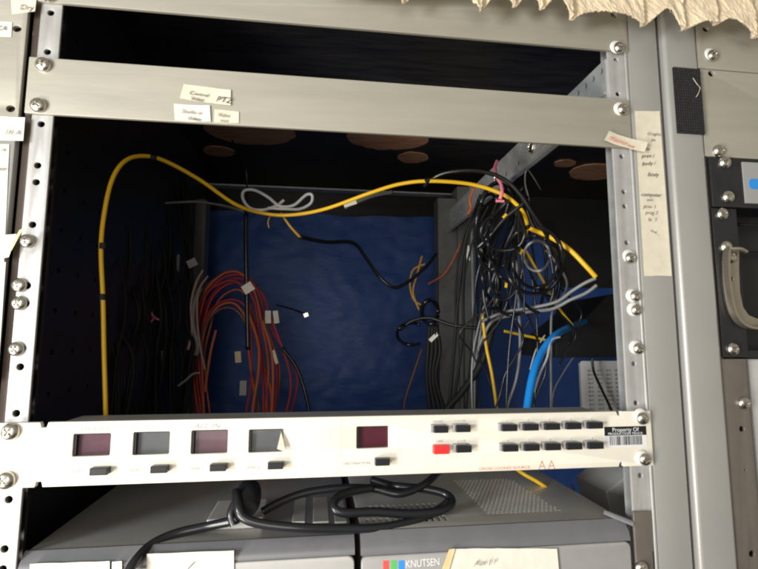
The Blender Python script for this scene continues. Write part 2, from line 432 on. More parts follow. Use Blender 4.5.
write(l2, 'Studio in', 181, 112.5, 4.2, M['faintink'], -.05, -4.3, width=1.0); write(l2, 'Video', 187, 119.5, 4.2, M['ink'], -.05, -4.3)
l3 = paper('paper_label', bl2, ((214.5, 109), (239, 112), (239, 123.5), (214, 122.5)), -3, M['paper'], curl=.5); l3['label'] = 'small cream slip reading Video out'
write(l3, 'Video', 217, 116, 4.0, M['faintink'], -.05, -4.0); write(l3, 'out', 220, 121.5, 4.0, M['faintink'], -.05, -4.0)
l4 = paper('paper_label', bl2, ((608, 131.5), (646, 143.5), (643, 153), (603, 141)), -4.4, M['paper'], curl=2.0, lift=1.5); l4['label'] = 'tilted cream slip with red handwriting'
write(l4, 'Monitor', 609, 139, 5.0, M['redink'], -.28, -7.0, width=1.0); write(l4, 'out', 627, 146, 4.6, M['redink'], -.28, -6.0)

# ------------------------------------------------------------------ cream control panel
cp = thing('control_panel', 'cream one-unit control panel with five small displays and a red button', 'control panel', (0, -3, -333))
def px_rect(x0, x1, y0, y1, Y=-3.0):
    xm, ym = (x0+x1)/2, (y0+y1)/2
    return at(x0, ym, Y).x, at(x1, ym, Y).x, at(xm, y1, Y).z, at(xm, y0, Y).z
Z0, Z1 = -331.3, -288.4
nl_t, nl_b = at(45, 424, -3).x, at(39, 487, -3).x
nr_t, nr_b = at(618, 413, -3).x, at(621, 466, -3).x
out = [(-242, Z0), (nl_b-2.4, Z0), (nl_b-1.6, Z0+3.6), (nl_b+1.6, Z0+3.6), (nl_b+2.6, Z0), (nr_b-2.6, Z0), (nr_b-1.0, Z0+3.4), (nr_b+1.2, Z0+3.4), (nr_b+2.0, Z0),
       (242, Z0), (242, Z1), (nr_t+2, Z1), (nr_t+1.3, Z1-3.2), (nr_t-1, Z1-3.2), (nr_t-2.2, Z1), (nl_t+2.6, Z1), (nl_t+1.6, Z1-3.6), (nl_t-1.6, Z1-3.6), (nl_t-2.6, Z1), (-242, Z1)]
DISP = [((73.5, 111, 433.2, 456), 'led_red2'), ((133.5, 170, 431.5, 454.5), 'led_grey'), ((191.5, 228, 429.8, 453.5), 'led_red2'), ((249, 283.5, 429, 452), 'led_grey'), ((356.5, 388.5, 426, 448), 'led_red')]
wins = [px_rect(*d) for d, _ in DISP]
plate('face', out, [rect(a, b, c, d, 1.0, 3) for a, b, c, d in wins], -4.0, 4.0, M['cream'], cp, bev=.45)
for (a, b, c, d), (_, mk) in zip(wins, DISP):
    bm = bmesh.new(); box(bm, a-1, b+1, 0.2, 3, c-1, d+1)
    o = obj('display', bm, M[mk], cp)
    bm = bmesh.new(); box(bm, a+.05, a+1.5, -2.6, 0.1, c+.05, d-.05); box(bm, a+1.55, b-.05, -2.6, .1, d-.8, d-.05)
    obj('bezel', bm, M['btn'], o)
wins0 = wins[3]
# peeled film on the fourth display
p0, p1, p2 = at(281, 432, -5.5), at(277, 449, -5.0), at(285.5, 452, -8)
bm = bmesh.new(); vs = [bm.verts.new(p) for p in (p0, p1, p2, at(283.5, 440, -6.5))]; bm.faces.new((vs[0], vs[1], vs[2])); bm.faces.new((vs[0], vs[2], vs[3]))
bmesh.ops.solidify(bm, geom=bm.faces[:], thickness=.15); obj('peeled_film', bm, M['paperw'], cp)
# chassis: shallow grey tray behind the face
bm = bmesh.new(); box(bm, -204, 203, 0.3, 33, Z0+3, Z1-1.2, .6); obj('chassis', bm, M['rail'], cp)
for i, (x, y) in enumerate(((14, 432), (10, 479), (643.5, 418), (644, 457))):
    s_ = zz(7, 1 if i % 2 == 0 else -1) + 1.3
    X = -232.5 if i < 2 else 233.5
    screw(X, s_, -4.0, cp, 1.05 if i < 2 else .9, glint_white=(i > 1))
# push buttons
BT = [(92, 110, 466.5, 474), (152, 169, 464.8, 471.8), (210.7, 227, 463, 470), (268, 283.5, 461.3, 468), (374.5, 389, 457.5, 464.5)]
B4 = [(432.6, 447, 425.3, 432), (454.5, 469, 424.6, 431.3), (455, 470, 444.5, 451.5)]
BR = (432.6, 448, 444.5, 453)
B10 = []
for i in range(5):
    B10.append((500 + 21.2*i, 515.3 + 21.2*i, 423.9 - .62*i, 430.4 - .62*i)); B10.append((501 + 21.1*i, 516.3 + 21.1*i, 443.9 - .65*i, 450.6 - .65*i))
def button(r, mm, kind, label=None):
    x0, x1, z0, z1 = px_rect(*r, Y=-5)
    bm = bmesh.new(); box(bm, x0, x1, -9.5, -4.0, z0, z1, .5)
    if kind == 'small':
        bm2 = bmesh.new(); box(bm2, x0-1.6, x0+1.4, -7.0, -4.1, z0-.1, z1+.8, .3); box(bm2, x0+1.6, x0+8.6, -6.4, -4.1, z1+.1, z1+1.0, .2)
    o = obj('push_button', bm, M[mm], cp)
    if label: o['label'] = label
    if kind == 'small': obj('button_surround', bm2, M['btn_side'], o)
    return o
for r in BT: button(r, 'btn', 'big')
for r in B4 + B10: button(r, 'btn', 'small')
button(BR, 'red', 'red', 'bright red push button')
# printing on the face
def on_cp(s, px, py, size, m, name='lettering', **k): return write(cp, s, px, py, size*.88, M[m], 0, -4.07, name=name, **k)
on_cp('STUDIO', 79, 431.2, 4.6, 'faint', shear=.1, width=1.3)
on_cp('ALL IN', 193, 428.5, 5.2, 'faint', shear=.35, width=1.35)
on_cp('LEVEL', 71, 473, 2.9, 'faintink', shear=0, width=1.2)
on_cp('LEVEL 1', 129.5, 472, 2.9, 'faintink', shear=0, width=1.1)
on_cp('LEVEL 2', 190, 470, 2.9, 'faintink', shear=0, width=1.1)
on_cp('LEVEL 3', 246, 469, 2.9, 'faintink', shear=0, width=1.1)
on_cp('DESTINATION', 343.5, 465, 2.9, 'faintink', shear=0, width=1.2)
for r, s in zip(B4[:2], ('PANEL', 'LOCAL')): on_cp(s, r[0], r[2]-2.6, 2.7, 'faint', shear=0, width=1.25)
on_cp('TAKE', 435, 442.3, 2.7, 'faint', shear=0, width=1.1); on_cp('LOCK', 457, 442.3, 2.7, 'faint', shear=0, width=1.1)
for i in range(5):
    on_cp(str(i+1), 506.5+21.2*i, 421.9-.62*i, 2.5, 'faint', shear=0); on_cp(str((i+6) % 10), 507.5+21.1*i, 441.8-.65*i, 2.5, 'faint', shear=0)
on_cp('CROSS LOCKED SOURCE', 479, 470.3, 3.2, 'orangeink', shear=0, width=1.28)
# twin-peak mark
bm = bmesh.new()
for k in (0, 1):
    a = at(539 + 9.5*k, 469.5 - .4*k, -4.05)
    for L in (((0, 0), (2.6, 6.2)), ((2.6, 6.2), (5.2, 0)), ((1.1, 2.2), (4.1, 2.2))):
        (x0, z0), (x1, z1) = L; d = Vector((x1-x0, 0, z1-z0)).normalized(); n_ = Vector((-d.z, 0, d.x))*.28
        A = Vector((a.x+x0, -4.1, a.z+z0)); B = Vector((a.x+x1, -4.1, a.z+z1))
        bm.faces.new([bm.verts.new(p) for p in (A-n_, B-n_, B+n_, A+n_)])
obj('peak_mark', bm, M['orangeink'], cp)
# seam line between display half and button half
bm = bmesh.new(); a = at(341, 440, -4); box(bm, a.x-.12, a.x+.12, -4.1, -3.9, Z0+1.5, Z1-1.5); obj('seam', bm, M['tape'], cp)
# asset sticker with bar code
sx0, sx1, sz0, sz1 = px_rect(604.3, 646.5, 426.3, 447, -4)
bm = bmesh.new(); box(bm, sx0, sx1, -4.2, -4.0, sz0, sz1); st = obj('asset_sticker', bm, M['white_print'], cp); st['label'] = 'black and white bar code sticker'
zm = sz0 + (sz1-sz0)*.56
bm = bmesh.new(); box(bm, sx0+.1, sx1-.1, -4.3, -4.19, zm, sz1-.1); obj('black_band', bm, M['black_label'], st)
text('lettering', 'Property Of', (sx0+sx1)/2, -4.36, sz1-4.0, 4.4, M['white_print'], st, align='CENTER', width=1.05)
text('lettering', 'PRODUCTION TRUCK', (sx0+sx1)/2, -4.36, zm+.6, 2.6, M['white_print'], st, align='CENTER', width=1.15)
bm = bmesh.new(); x = sx0+4.5; rb = random.Random(5)
while x < sx1-4.5:
    w = rb.choice((.35, .35, .7, 1.1)); box(bm, x, x+w, -4.27, -4.19, sz0+1.6, zm-.5); x += w + rb.choice((.4, .4, .8))
obj('bar_code', bm, M['black_label'], st)

# ------------------------------------------------------------------ right-hand rack
r2 = thing('equipment_rack', 'grey rack at the right edge with a U-shaped handle and black panels', 'rack', (330, 0, -560))
xa = at(686, 290, -4).x; xb = at(716, 290, -4).x; xs = at(680, 290, -4).x
bm = bmesh.new(); box(bm, xs+.4, xb, -5.0, 12, -520, 110, 3.4, 6); up = obj('upright', bm, M['post'], r2, smooth=60)
bm = bmesh.new(); box(bm, 272.9, xs+.2, 8, 14, -520, 110); obj('seam_gap', bm, M['blackmat'], r2)
vx0, vx1, vz0, vz1 = px_rect(674.5, 701, 69, 134, -5)
bm = bmesh.new(); N = 46
g = [[None]*(N+1) for _ in range(24)]
for i in range(24):
    for j in range(N+1):
        X = vx0 + (vx1-vx0)*i/23; Z = vz0 + (vz1-vz0)*j/N
        g[i][j] = bm.verts.new((X, -6.2 - (.35 if (i % 2) else 0) - .35*(j % 2) - .2*random.random(), Z + (.9 if i in (0, 23) and False else 0)))
for i in range(23):
    for j in range(N): bm.faces.new((g[i][j], g[i+1][j], g[i+1][j+1], g[i][j+1]))
box(bm, vx0, vx1, -6.0, -5.0, vz0, vz1)
bmesh.ops.recalc_face_normals(bm, faces=bm.faces)
o = obj('hook_strip', bm, mat('black_hook_tape', (0.010, 0.010, 0.012), .6), r2); o['label'] = 'black hook-and-loop strip with a pale thread'
bm = bmesh.new(); tube(bm, [at(693, 78, -7), at(697, 84, -8.5), at(700, 88, -7), at(698, 94, -9), at(696, 97, -7)], .22, 6); obj('loose_thread', bm, M['paperw'], r2)
# front rail (warm dark steel) and its holes
ra, rb_ = at(709, 200, -1).x, at(737, 200, -1).x
bx0, bx1 = at(723.5, 420, -1).x, at(750, 420, -1).x
def hz(px, py, Y=-2): p = at(px, py, Y); return p.x, p.z
hl = [circle(*hz(742, 429), 2.4, 16), circle(*hz(752, 554), 2.6, 16), circle(*hz(745.5, 470), 0.8, 10)]
rl = plate('front_rail', rect(bx0, bx1, -520, at(735, 359, -1).z), hl, -2.0, 2, M['bronze'], r2, bev=.35)
bm = bmesh.new(); box(bm, bx0+1, bx1-1, 6, 8, -520, 105); obj('rail_backing', bm, M['blackmat'], r2)
bm = bmesh.new(); box(bm, xb+.4, xb+6, 1, 12, -520, 105); obj('rail_flange', bm, M['bronze'], r2)
p = hz(743, 403); screw(p[0], p[1], -2, rl, .95)
# far panels in that rack
tz_ = at(720, 70, -3).z
rb1 = blank(tz_+.4, 70, 'right rack blank panel high under the fringe, above a thin seam', x0=xb+1.0, x1=500, screws=((hz(710, 57)[0], hz(710, 57)[1], True),), slots=[circle(*hz(706, 29, -3), 3.2, 18, 2.5)])
zq = at(725, 157, -3).z
rb2 = blank(zq, tz_-.4, 'plain right rack blank panel below the seam, above the black panel', x0=xb+1.0, x1=500, screws=((hz(717, 151.6)[0], hz(717, 151.6)[1], False),), slots=[circle(*hz(711.5, 73.5, -3), 3.2, 18, 2.7)])
bkt = thing('patch_unit', 'black rack unit with a grey plate and blue dot at the right edge', 'panel', (xb+40, -3, zq-40))
z206 = at(730, 207, -3).z
plate('face', rect(xb+4.5, 500, z206, zq-.8), [], -3.2, 3, M['black'], bkt, bev=.4)
gx, gz1 = hz(742, 162, -4); gz0 = hz(744, 203, -4)[1]
o = plate('grey_plate', rect(gx, 500, gz0, gz1), [], -4.4, 1.2, M['sticker_grey'], bkt)
cx, cz = hz(755.5, 184, -4.5)
plate('blue_dot', rect(cx-6.5, cx+8, cz-4.7, cz+4.7, 3.5), [], -4.8, .35, M['sticker_blue'], o)
for x, y in ((722.7, 162.8), (726, 197.5)): p = hz(x, y); screw(p[0], p[1]-(.5 if y < 170 else 0), -3.2, bkt, 1.0)
bk2 = thing('recessed_unit', 'black recessed unit behind the U-shaped handle at the right edge', 'panel', (xb+40, -3, z206-60))
z358 = at(735, 357.5, -3).z
plate('ear', rect(xb+4.5, at(739.5, 250, -1).x, z358, z206-.8), [], -1.2, 3, M['black'], bk2, bev=.4)
bm = bmesh.new(); box(bm, at(739.5, 250, -1).x+.3, 500, 22, 60, z358, z206-1); box(bm, at(739.5, 250, -1).x+.3, 500, 0, 22, z358-.5, z358+6, .6); obj('recess', bm, M['black'], bk2)
bm = bmesh.new(); a = at(748, 224, 6); tube(bm, [Vector((a.x-8, 8, a.z)), Vector((500, 8, a.z-1))], 1.4, 8); a = at(748, 250, 6); tube(bm, [Vector((a.x-8, 8, a.z)), Vector((500, 8, a.z-1))], 1.4, 8); obj('wire', bm, M['cbl_black'], bk2)
for x, y in ((722, 214), (726, 247), (732.7, 349)): p = hz(x, y); screw(p[0], p[1], -1.2, bk2, 1.0)
# U handle: flat bar swept
hd = thing('pull_handle', 'satin metal U-shaped pull handle screwed to the black panel at the right', 'handle', at(735, 300, -6))
pts_h = [at(x, y, -26) for x, y in ((742, 248.5), (733, 247.5), (727, 249), (724, 254), (723.5, 265), (724.5, 285), (727, 302), (731, 314), (738, 323), (747, 328), (758, 328.5), (775, 325), (800, 318))]
pts = [at(739, 249.5, -26), at(731, 249.5, -14), at(725.5, 251, -6), at(725, 258, -4.5), at(726.5, 275, -4.5), at(728.2, 295, -5.5), at(730.5, 311, -8), at(735, 321, -12), at(742, 326.5, -16), at(752, 327.5, -19), at(770, 323, -20)]
def ribbon(bm, pts, w, th, sub=6):
    P = [Vector(p) for p in pts]; o = []
    for i in range(len(P)-1):
        p0 = P[max(i-1, 0)]; p1 = P[i]; p2 = P[i+1]; p3 = P[min(i+2, len(P)-1)]
        for k in range(sub):
            t = k/sub; o.append(0.5*((2*p1)+(p2-p0)*t+(2*p0-5*p1+4*p2-p3)*t*t+(3*p1-p0-3*p2+p3)*t**3))
    o.append(P[-1]); rings = []
    for i, p in enumerate(o):
        d = (o[min(i+1, len(o)-1)]-o[max(i-1, 0)]); d.y = 0; d.normalize()
        nrm = Vector((d.z, 0, -d.x)); ax = Vector((0, 1, 0))
        rings.append([bm.verts.new(p + nrm*a*th/2 + ax*b) for a, b in ((-1, 0), (1, 0), (1, w), (-1, w))])
    for A, B in zip(rings, rings[1:]):
        for k in range(4): bm.faces.new((A[k], A[(k+1) % 4], B[(k+1) % 4], B[k]))
    bm.faces.new(rings[0][::-1]); bm.faces.new(rings[-1])
    bmesh.ops.recalc_face_normals(bm, faces=bm.faces)
J = [(725, 249), (724, 262), (725, 282), (727.5, 300), (731.5, 314), (738, 323), (747, 327.5), (758, 328), (775, 324), (800, 316), (800, 309), (772, 316), (757, 318.5), (749, 315), (743.5, 307), (740.5, 292), (739.5, 270), (739.5, 249)]
JP = [(at(x, y, -4).x, at(x, y, -4).z) for x, y in J]
tab = plate('mounting_tab', JP[::-1], [circle(*hz(731.5, 279, -4), 1.7, 14)], -4.0, 2.6, M['handle'], hd, bev=.5)
bm = bmesh.new(); ribbon(bm, [Vector((x, -9.5, z)) for x, z in JP[:10]], 6.5, 2.0); obj('rim', bm, M['handle'], hd, smooth=40)
bm = bmesh.new(); a = at(731, 249, -8); b = at(746, 251.5, -8); tube(bm, [a, (a+b)/2+Vector((0, -2, .6)), b], 1.9, 10); obj('top_lip', bm, M['handle'], hd, smooth=60)
p = hz(731.5, 257, -6); screw(p[0], p[1], -4.2, hd, .95)
# far device behind the warm rail
bm = bmesh.new(); box(bm, at(751.5, 400, 4).x, 500, 4, 60, -520, at(755, 359, 4).z, 1.5); dd = tag(obj('rack_device', bm, M['dev_front2']), 'grey device face just visible past the warm dark rail, bottom right', 'device')

# labels on the right upright of the main rack
lp = paper('paper_label', rack, ((634.5, 111), (659, 111.5), (671, 276), (644, 276)), -1.6, M['paper'], curl=.6, n=10); lp['label'] = 'long paper strip with a handwritten list'
for s, x, y, sz, rt in (('Graphic', 647, 135, 4.4, 0), ('pc', 651, 141, 4.4, 0), ('prev', 640, 150, 5, 0), ('prev /', 641.5, 157.5, 5, .05), ('body /', 642, 165.5, 5, .1), ('body', 646.5+1, 176, 5.2, 0), ('computer', 641, 196, 4.8, 0), ('mix', 646.5, 201, 4, 0),
                        ('prev 1', 643, 208, 4.6, 0), ('prog 2', 645, 214, 4.4, 0), ('fx  3', 648, 221, 4.4, 0), ('aux ..', 650, 231, 4.2, -.4)):
    write(lp, s, x, y, sz, M['faintink'] if sz < 4.7 else M['ink'], rt, -2.6, shear=.3, bold=-0.03)

# ------------------------------------------------------------------ left-hand rack
r0 = thing('equipment_rack', 'pale grey rack at the left edge covered in paper labels', 'rack', (-330, 0, -560))
zl = at(15, 119, -3).z
lt = blank(zl, 110, 'pale blank panel of the left rack with two holes and small labels', x0=-420, x1=-246.6, yf=-3.0, slots=[circle(*hz(17, 28.5, -3), 3.0, 16, 2.5), circle(*hz(10.5, 108.5, -3), 3.0, 16, 2.6)])
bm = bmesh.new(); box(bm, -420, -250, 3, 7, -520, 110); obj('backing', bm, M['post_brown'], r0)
bm = bmesh.new(); box(bm, -420, -247.2, -3.2, 2.8, -520, zl-.6, .8); up0 = obj('upright', bm, M['post'], r0, smooth=40)
l = paper('paper_label', lt, ((11, -3), (37, -2), (35.5, 11.5), (12, 14.5)), -3, M['paper'], curl=.4); write(l, 'Dry', 19, 9, 6, M['faintink'], 0, -4.0); l['label'] = 'cream label at the top left'
l = paper('paper_label', lt, ((-14, 21), (12.5, 22.5), (11.5, 37), (-14, 36)), -3, M['paperw'], curl=.2); write(l, 'CA', -4, 29.5, 5, M['ink'], 0, -4.0); l['label'] = 'small white label beside a hole'
l = paper('paper_label', r0, ((-14, 116), (25.5, 117.5), (23.5, 141), (-14, 140)), -3.4, M['paperw'], curl=.3); write(l, '16 A', 4, 134, 5.5, M['faintink'], 0, -4.6); l['label'] = 'white label reading 16 A'
l = paper('paper_label', r0, ((-16, 144), (9.5, 144), (2.5, 300), (-20, 300)), -3.4, M['paperw'], curl=.1); l['label'] = 'long white paper strip'
write(l, 'in', 1, 151, 4, M['ink'], 0, -4.6); write(l, 'out', -3, 170, 4, M['ink'], 0, -4.6)
l = paper('paper_label', r0, ((-14, 236), (17, 234), (9, 257), (-14, 262)), -4.6, M['paperw'], curl=.1); l['label'] = 'white tape end at the seam'
l = paper('folded_tape', r0, ((19.5, 230), (25.5, 227), (13, 250), (8.5, 252)), -9, M['tape'], curl=1.2); l['label'] = 'folded yellowed tape tab'
l = paper('paper_label', r0, ((-14, 262), (6, 262), (-2, 380), (-14, 380)), -3.8, M['paperw'], curl=.1)

# ------------------------------------------------------------------ blue tarp at the back
def sheet(name, x0, x1, z0, z1, Y, amp, m, nx=150, nz=110, drop=at(545, 250, 640).x, drop_h=150):  # top edge lowered at right: black wall stands in for shaded tarp
    bm = bmesh.new(); g = []
    for i in range(nx+1):
        r = []
        for j in range(nz+1):
            X = x0+(x1-x0)*i/nx; zt_ = z1 - (max(0, min(1, (X-drop)/35))*drop_h + 6*noise.noise(Vector((X*.012, 5, 0)))); Z = z0+(zt_-z0)*j/nz
            v = Vector((X*0.006, 0, Z*0.008)); w = Vector((X*0.02+Z*.012, 3, Z*0.03-X*.006))
            y = Y + amp*(noise.noise(v)*1.2 + .35*(1-abs(noise.noise(w))*2) + .14*(1-abs(noise.noise(w*2.3))*2))
            r.append(bm.verts.new((X, y, Z)))
        g.append(r)
    for i in range(nx):
        for j in range(nz): bm.faces.new((g[i][j], g[i+1][j], g[i+1][j+1], g[i][j+1]))
    bmesh.ops.recalc_face_normals(bm, faces=bm.faces)
    return obj(name, bm, m, smooth=180)
a = at(150, 208, 640)
t = sheet('tarpaulin', at(150, 300, 640).x, 760, -700, a.z, 640, 5, M['tarp'])
tag(t, 'wrinkled dark blue tarpaulin hanging across the back of the rack', 'tarpaulin')

# ------------------------------------------------------------------ boxes seen through the right of the opening
vt = thing('vented_unit', 'white vented power unit low behind the right rail', 'power unit', at(600, 400, 300))
a = at(580.5, 361, 300); b = at(640, 361, 300)
sl = []
for c_ in range(4):
    for r_ in range(12):
        X = a.x + 11 + c_*14.5; Z = a.z - 14 - r_*6.1
        sl.append(rect(X, X+9.5, Z-1.5, Z+1.2, .6, 2))
plate('vent_face', rect(a.x, b.x+30, a.z-140, a.z, 3), sl, 300, 2, M['glint_white'], vt, bev=.4)
bm = bmesh.new(); box(bm, a.x+3, b.x+27, 302.5, 312, a.z-137, a.z-3, 1); obj('casing', bm, M['dev_front2'], vt)
P = [at(x, y, 290) for x, y in ((556, 357.5), (556, 342), (574, 327), (592, 312), (606, 296), (640, 290), (640, 357.5))]
tag(plate('black_case', [(p.x, p.z) for p in P][::-1], [], 290, 120, M['blackmat'], bev=2), 'black case above the white vented unit', 'case')

# ------------------------------------------------------------------ devices at the foot of the picture
def device(name, label, fl, fr, ztop_px, Yf, mt, mf, depth, lip_h=9, left_edge=None):
    z = at(ztop_px[0], ztop_px[1], Yf+7).z
    x0, x1 = at(fl[0], fl[1], Yf).x, at(fr[0], fr[1], Yf).x
    t = thing(name, label, 'device', ((x0+x1)/2, Yf, z-90))
    return t, x0, x1, z
YF = -2.0
dv, x0, x1, zD = device('rack_device', 'grey half-width device with perforated top and coloured squares logo, lower right', (361, 560), (632, 556), (480, 526.5), YF, None, None, 300)
def body(t, x0, x1, z, mt, mf, lipmat, depth, fronth=95, Yf=YF, lip=13, holes=()):
    bm = bmesh.new(); box(bm, x0+2, x1-2, Yf+12.5, Yf+depth, z-fronth, z-2.2, .8); obj('casing', bm, mf, t)
    plate('top_cover', rect(x0+1.5, x1-1.5, Yf+10.5, Yf+depth, 1), list(holes), z, 1.6, mt, t, bev=.3, frame='xy')
    # bezel: profile swept along x (slanted lip then vertical front)
    bm = bmesh.new()
    prof = [(Yf+10.2, z+.3), (Yf+8.6, z+.3), (Yf+2.5, z-lip*.55), (Yf+.8, z-lip*.95), (Yf+.8, z-lip-1), (Yf+10.2, z-lip-1)]
    A = [bm.verts.new((x0, y, q)) for y, q in prof]; B = [bm.verts.new((x1, y, q)) for y, q in prof]
    for k in range(len(prof)): bm.faces.new((A[k], A[(k+1) % 6], B[(k+1) % 6], B[k]))
    bm.faces.new(A); bm.faces.new(B[::-1]); bmesh.ops.recalc_face_normals(bm, faces=bm.faces)
    obj('bezel', bm, lipmat, t, smooth=35)
    return plate('front_cover', rect(x0+.3, x1-.3, z-fronth, z-lip-1.4, 5, 5), [], Yf, 5, mf, t, bev=1.2)
ph = []
pa = atz(488, 514, zD); pb = atz(556, 508, zD); pc = atz(500, 487, zD)
import itertools
yy = pa.y; row = 0
while yy < pc.y+25:
    xx = pa.x + (1.7 if row % 2 else 0)
    while xx < pb.x - (yy-pa.y)*0.05:
        ph.append([(xx-1.15, yy-.95), (xx+1.15, yy-.95), (xx+1.15, yy+.95), (xx-1.15, yy+.95)]); xx += 3.9
    yy += 3.9; row += 1
for r_ in range(2):
    for k in range(13):
        p = atz(368+0*k, 522-13*r_, zD); X = p.x + 5.2*k + 2*r_; ph.append([(X-1.1, p.y-5), (X+1.1, p.y-5), (X+1.1, p.y+7), (X-1.1, p.y+7)])
fc = body(dv, x0, x1, zD, M['dev'], M['dev_front'], M['dev_lip'], 290, holes=ph)
bm = bmesh.new(); box(bm, x0+4, x1-4, 20, 280, zD-1.95, zD-1.8); obj('inner_screen', bm, mat('pale_inner_screen', (0.6, 0.64, 0.7), .5), dv)
# logo
for (px, mname, col) in ((386, 'logo_red', (0.80, 0.10, 0.09)), (393.8, 'logo_green', (0.10, 0.50, 0.12)), (401.5, 'logo_blue', (0.03, 0.28, 0.85))):
    a = at(px, 560.6, YF); sz = 4.4
    bm = bmesh.new(); box(bm, a.x-sz/2, a.x+sz/2, YF-.14, YF-.01, a.z-8, a.z, .0); o = obj('logo_bar', bm, mat(mname, col, .45), fc)
write(fc, 'KNUTSEN', 405.5, 568, 7.4, M['white_print'], 0.02, YF-.1, shear=0, width=.78, name='lettering', bold=.06)
lb = paper('paper_label', fc, ((452, 548.5), (556, 548), (561, 600), (436, 600)), YF-.3, M['paperw'], curl=1.2, n=16, lift=0.6); lb['label'] = 'white paper label with yellowed folded edge'
lb2 = paper('yellowed_edge', lb, ((449, 549), (455, 548.5), (443, 590), (434, 590)), YF-1.8, M['tape'], curl=.2)
write(lb, 'Aux 1 ?', 474, 566, 5.5, M['faintink'], 0, YF-2.2)

dv2, u0, u1, zL = device('rack_device', 'dark topped device with pale front and white labels, lower left', (27, 560), (355, 545), (250, 541), -2, None, None, 300)
zL = zL
fc2 = body(dv2, -223, u1, zL, M['dev2'], M['dev_front2'], M['dev_lip'], 290, lip=10)
l = paper('paper_label', fc2, ((147, 554), (234, 550.5), (234, 590), (147, 590)), -2.4, M['paperw'], curl=.4); l['label'] = 'white label with a pen stroke'
write(l, '/', 186, 570, 9, M['ink'], -.3, -3.2)
l = paper('paper_label', fc2, ((30, 564), (110, 561), (110, 600), (30, 600)), -2.4, M['paperw'], curl=.4)
l = paper('paper_label', fc2, ((112, 562), (122, 561), (122, 600), (112, 600)), -2.4, M['paperw'], curl=.1)
# ribs and small box on top of the dark device
for x, w in ((292, 13), (313, 16), (335, 12)):
    a = atz(x, 524, zL); b = atz(x+w, 524, zL)
    bm = bmesh.new(); box(bm, a.x, b.x, a.y, a.y+60, zL+.1, zL+1.6, .5); obj('cover_plate', bm, M['dev'], dv2)
a = atz(206, 531, zL); b = atz(236, 529, zL)
bm = bmesh.new(); box(bm, a.x, b.x+20, a.y, a.y+45, zL+.1, zL+8, 1.2)
cb = tag(obj('junction_box', bm, M['dev']), 'small grey box with white latch resting on the dark topped device', 'junction box')
bm = bmesh.new(); p = at(212, 517, a.y-2); box(bm, p.x-2.5, p.x+3.5, a.y-1.6, a.y-.2, zL+2.5, zL+6.5, .5); obj('latch', bm, M['glint_white'], cb)
# shelf under
bm = bmesh.new(); box(bm, -222, 222, 10, 520, -500, -494); obj('shelf', bm, M['black'], rack)
# grey lump at the right behind the devices
bm = bmesh.new(); P = [at(x, y, 120) for x, y in ((606, 492), (632, 472), (640, 472), (640, 530), (612, 520))]
o = plate('side_gusset', [(p.x, p.z) for p in P], [], 120, 60, M['dev'], rack, bev=2)
# small black bracket by the right ear
bm = bmesh.new(); p0 = at(604, 512, 12); p1 = at(634, 524, -2); tube(bm, [p0, (p0+p1)/2, p1], 2.2, 8); tag(obj('bracket_rod', bm, M['dev_lip'], rack))

# ------------------------------------------------------------------ cables
def cable(pts, r, m, label, name='cable', group=None, sub=8, seg=10, rfun=None):
    bm = bmesh.new(); P = [at(*p) for p in pts]; tube(bm, P, r, seg, sub, rfun)
    bmesh.ops.recalc_face_normals(bm, faces=bm.faces)
    o = obj(name, bm, M[m], smooth=180); tag(o, label, 'cable', group); return o
def tie(o, px, py, Y, m='blackmat', L=5, R=3.2, d=(1, 0, 0), name='tape_wrap'):
    bm = bmesh.new(); p = at(px, py, Y); d = Vector(d).normalized()
    tube(bm, [p - d*L/2, p + d*L/2], R, 12, 1); obj(name, bm, M[m], o, smooth=40)
yc = cable([(106, 440, 52), (105.5, 405, 52), (104, 350, 52), (103, 300, 52), (101, 250, 54), (104, 215, 58), (112, 180, 66), (125, 161, 78), (143, 156, 92), (165, 161, 108), (200, 180, 135), (235, 204, 165), (262, 213, 190), (290, 215, 185), (325, 209, 178),
       (370, 193, 165), (400, 184, 155), (430, 181, 145), (470, 184, 140), (500, 193, 135), (515, 203, 133), (524, 214, 138), (527, 228, 150), (521, 243, 160)], 2.25, 'cbl_yellow', rfun=lambda t: .8+.25*t, label=
      'long yellow cable arching from the lower left over to the tangle on the right')
for x, y, d in ((153, 157.5, (1, 0, -.2)), (103, 246, (0, 0, 1)), (102.5, 297, (0, 0, 1)), (427, 181, (1, 0, .6))): tie(yc, x, y, {153: 98, 103: 54, 102.5: 52, 427: 145}[x], d=d, R=2.8)
cable([(529, 228, 150), (552, 238, 130), (570, 250, 118), (585, 265, 110), (596, 277, 108)], 2.7, 'cbl_yellow', 'short thick yellow cable dropping to a sharp corner right of the tangle')
cable([(596, 278, 108), (585, 283, 115), (572, 291, 125), (556, 302, 140), (530, 308, 160), (505, 312, 180), (480, 322, 190)], 2.0, 'cbl_grey', 'upper of two grey cables running left from the yellow corner')
cable([(597, 285, 108), (586, 293, 115), (570, 300, 125), (552, 309, 140), (528, 312, 165), (500, 318, 190)], 2.0, 'cbl_grey', 'lower of two grey cables running left from the yellow corner')
cable([(521, 243, 160), (530, 258, 170), (545, 284, 180), (556, 304, 185), (573, 326, 190)], 1.6, 'cbl_yellow', 'thin yellow cable running diagonally down through the black coils')
cable([(482, 312, 220), (486, 345, 220), (492, 375, 220), (497, 412, 220), (498, 440, 220)], 2.0, 'cbl_yellow', 'straight thin yellow cable dropping below the tangle')
cable([(504, 331, 260), (522, 335, 262), (546, 340, 262)], 2.0, 'cbl_yellow', 'short horizontal yellow cable piece behind the blue cable')
cable([(605, 316, 420), (590, 320, 330), (575, 325, 230), (556, 335, 160), (542, 352, 140), (533, 375, 120), (527, 410, 100), (525, 440, 95)], 4.2, 'cbl_blue', 'thick bright blue cable curving down behind the cream panel')
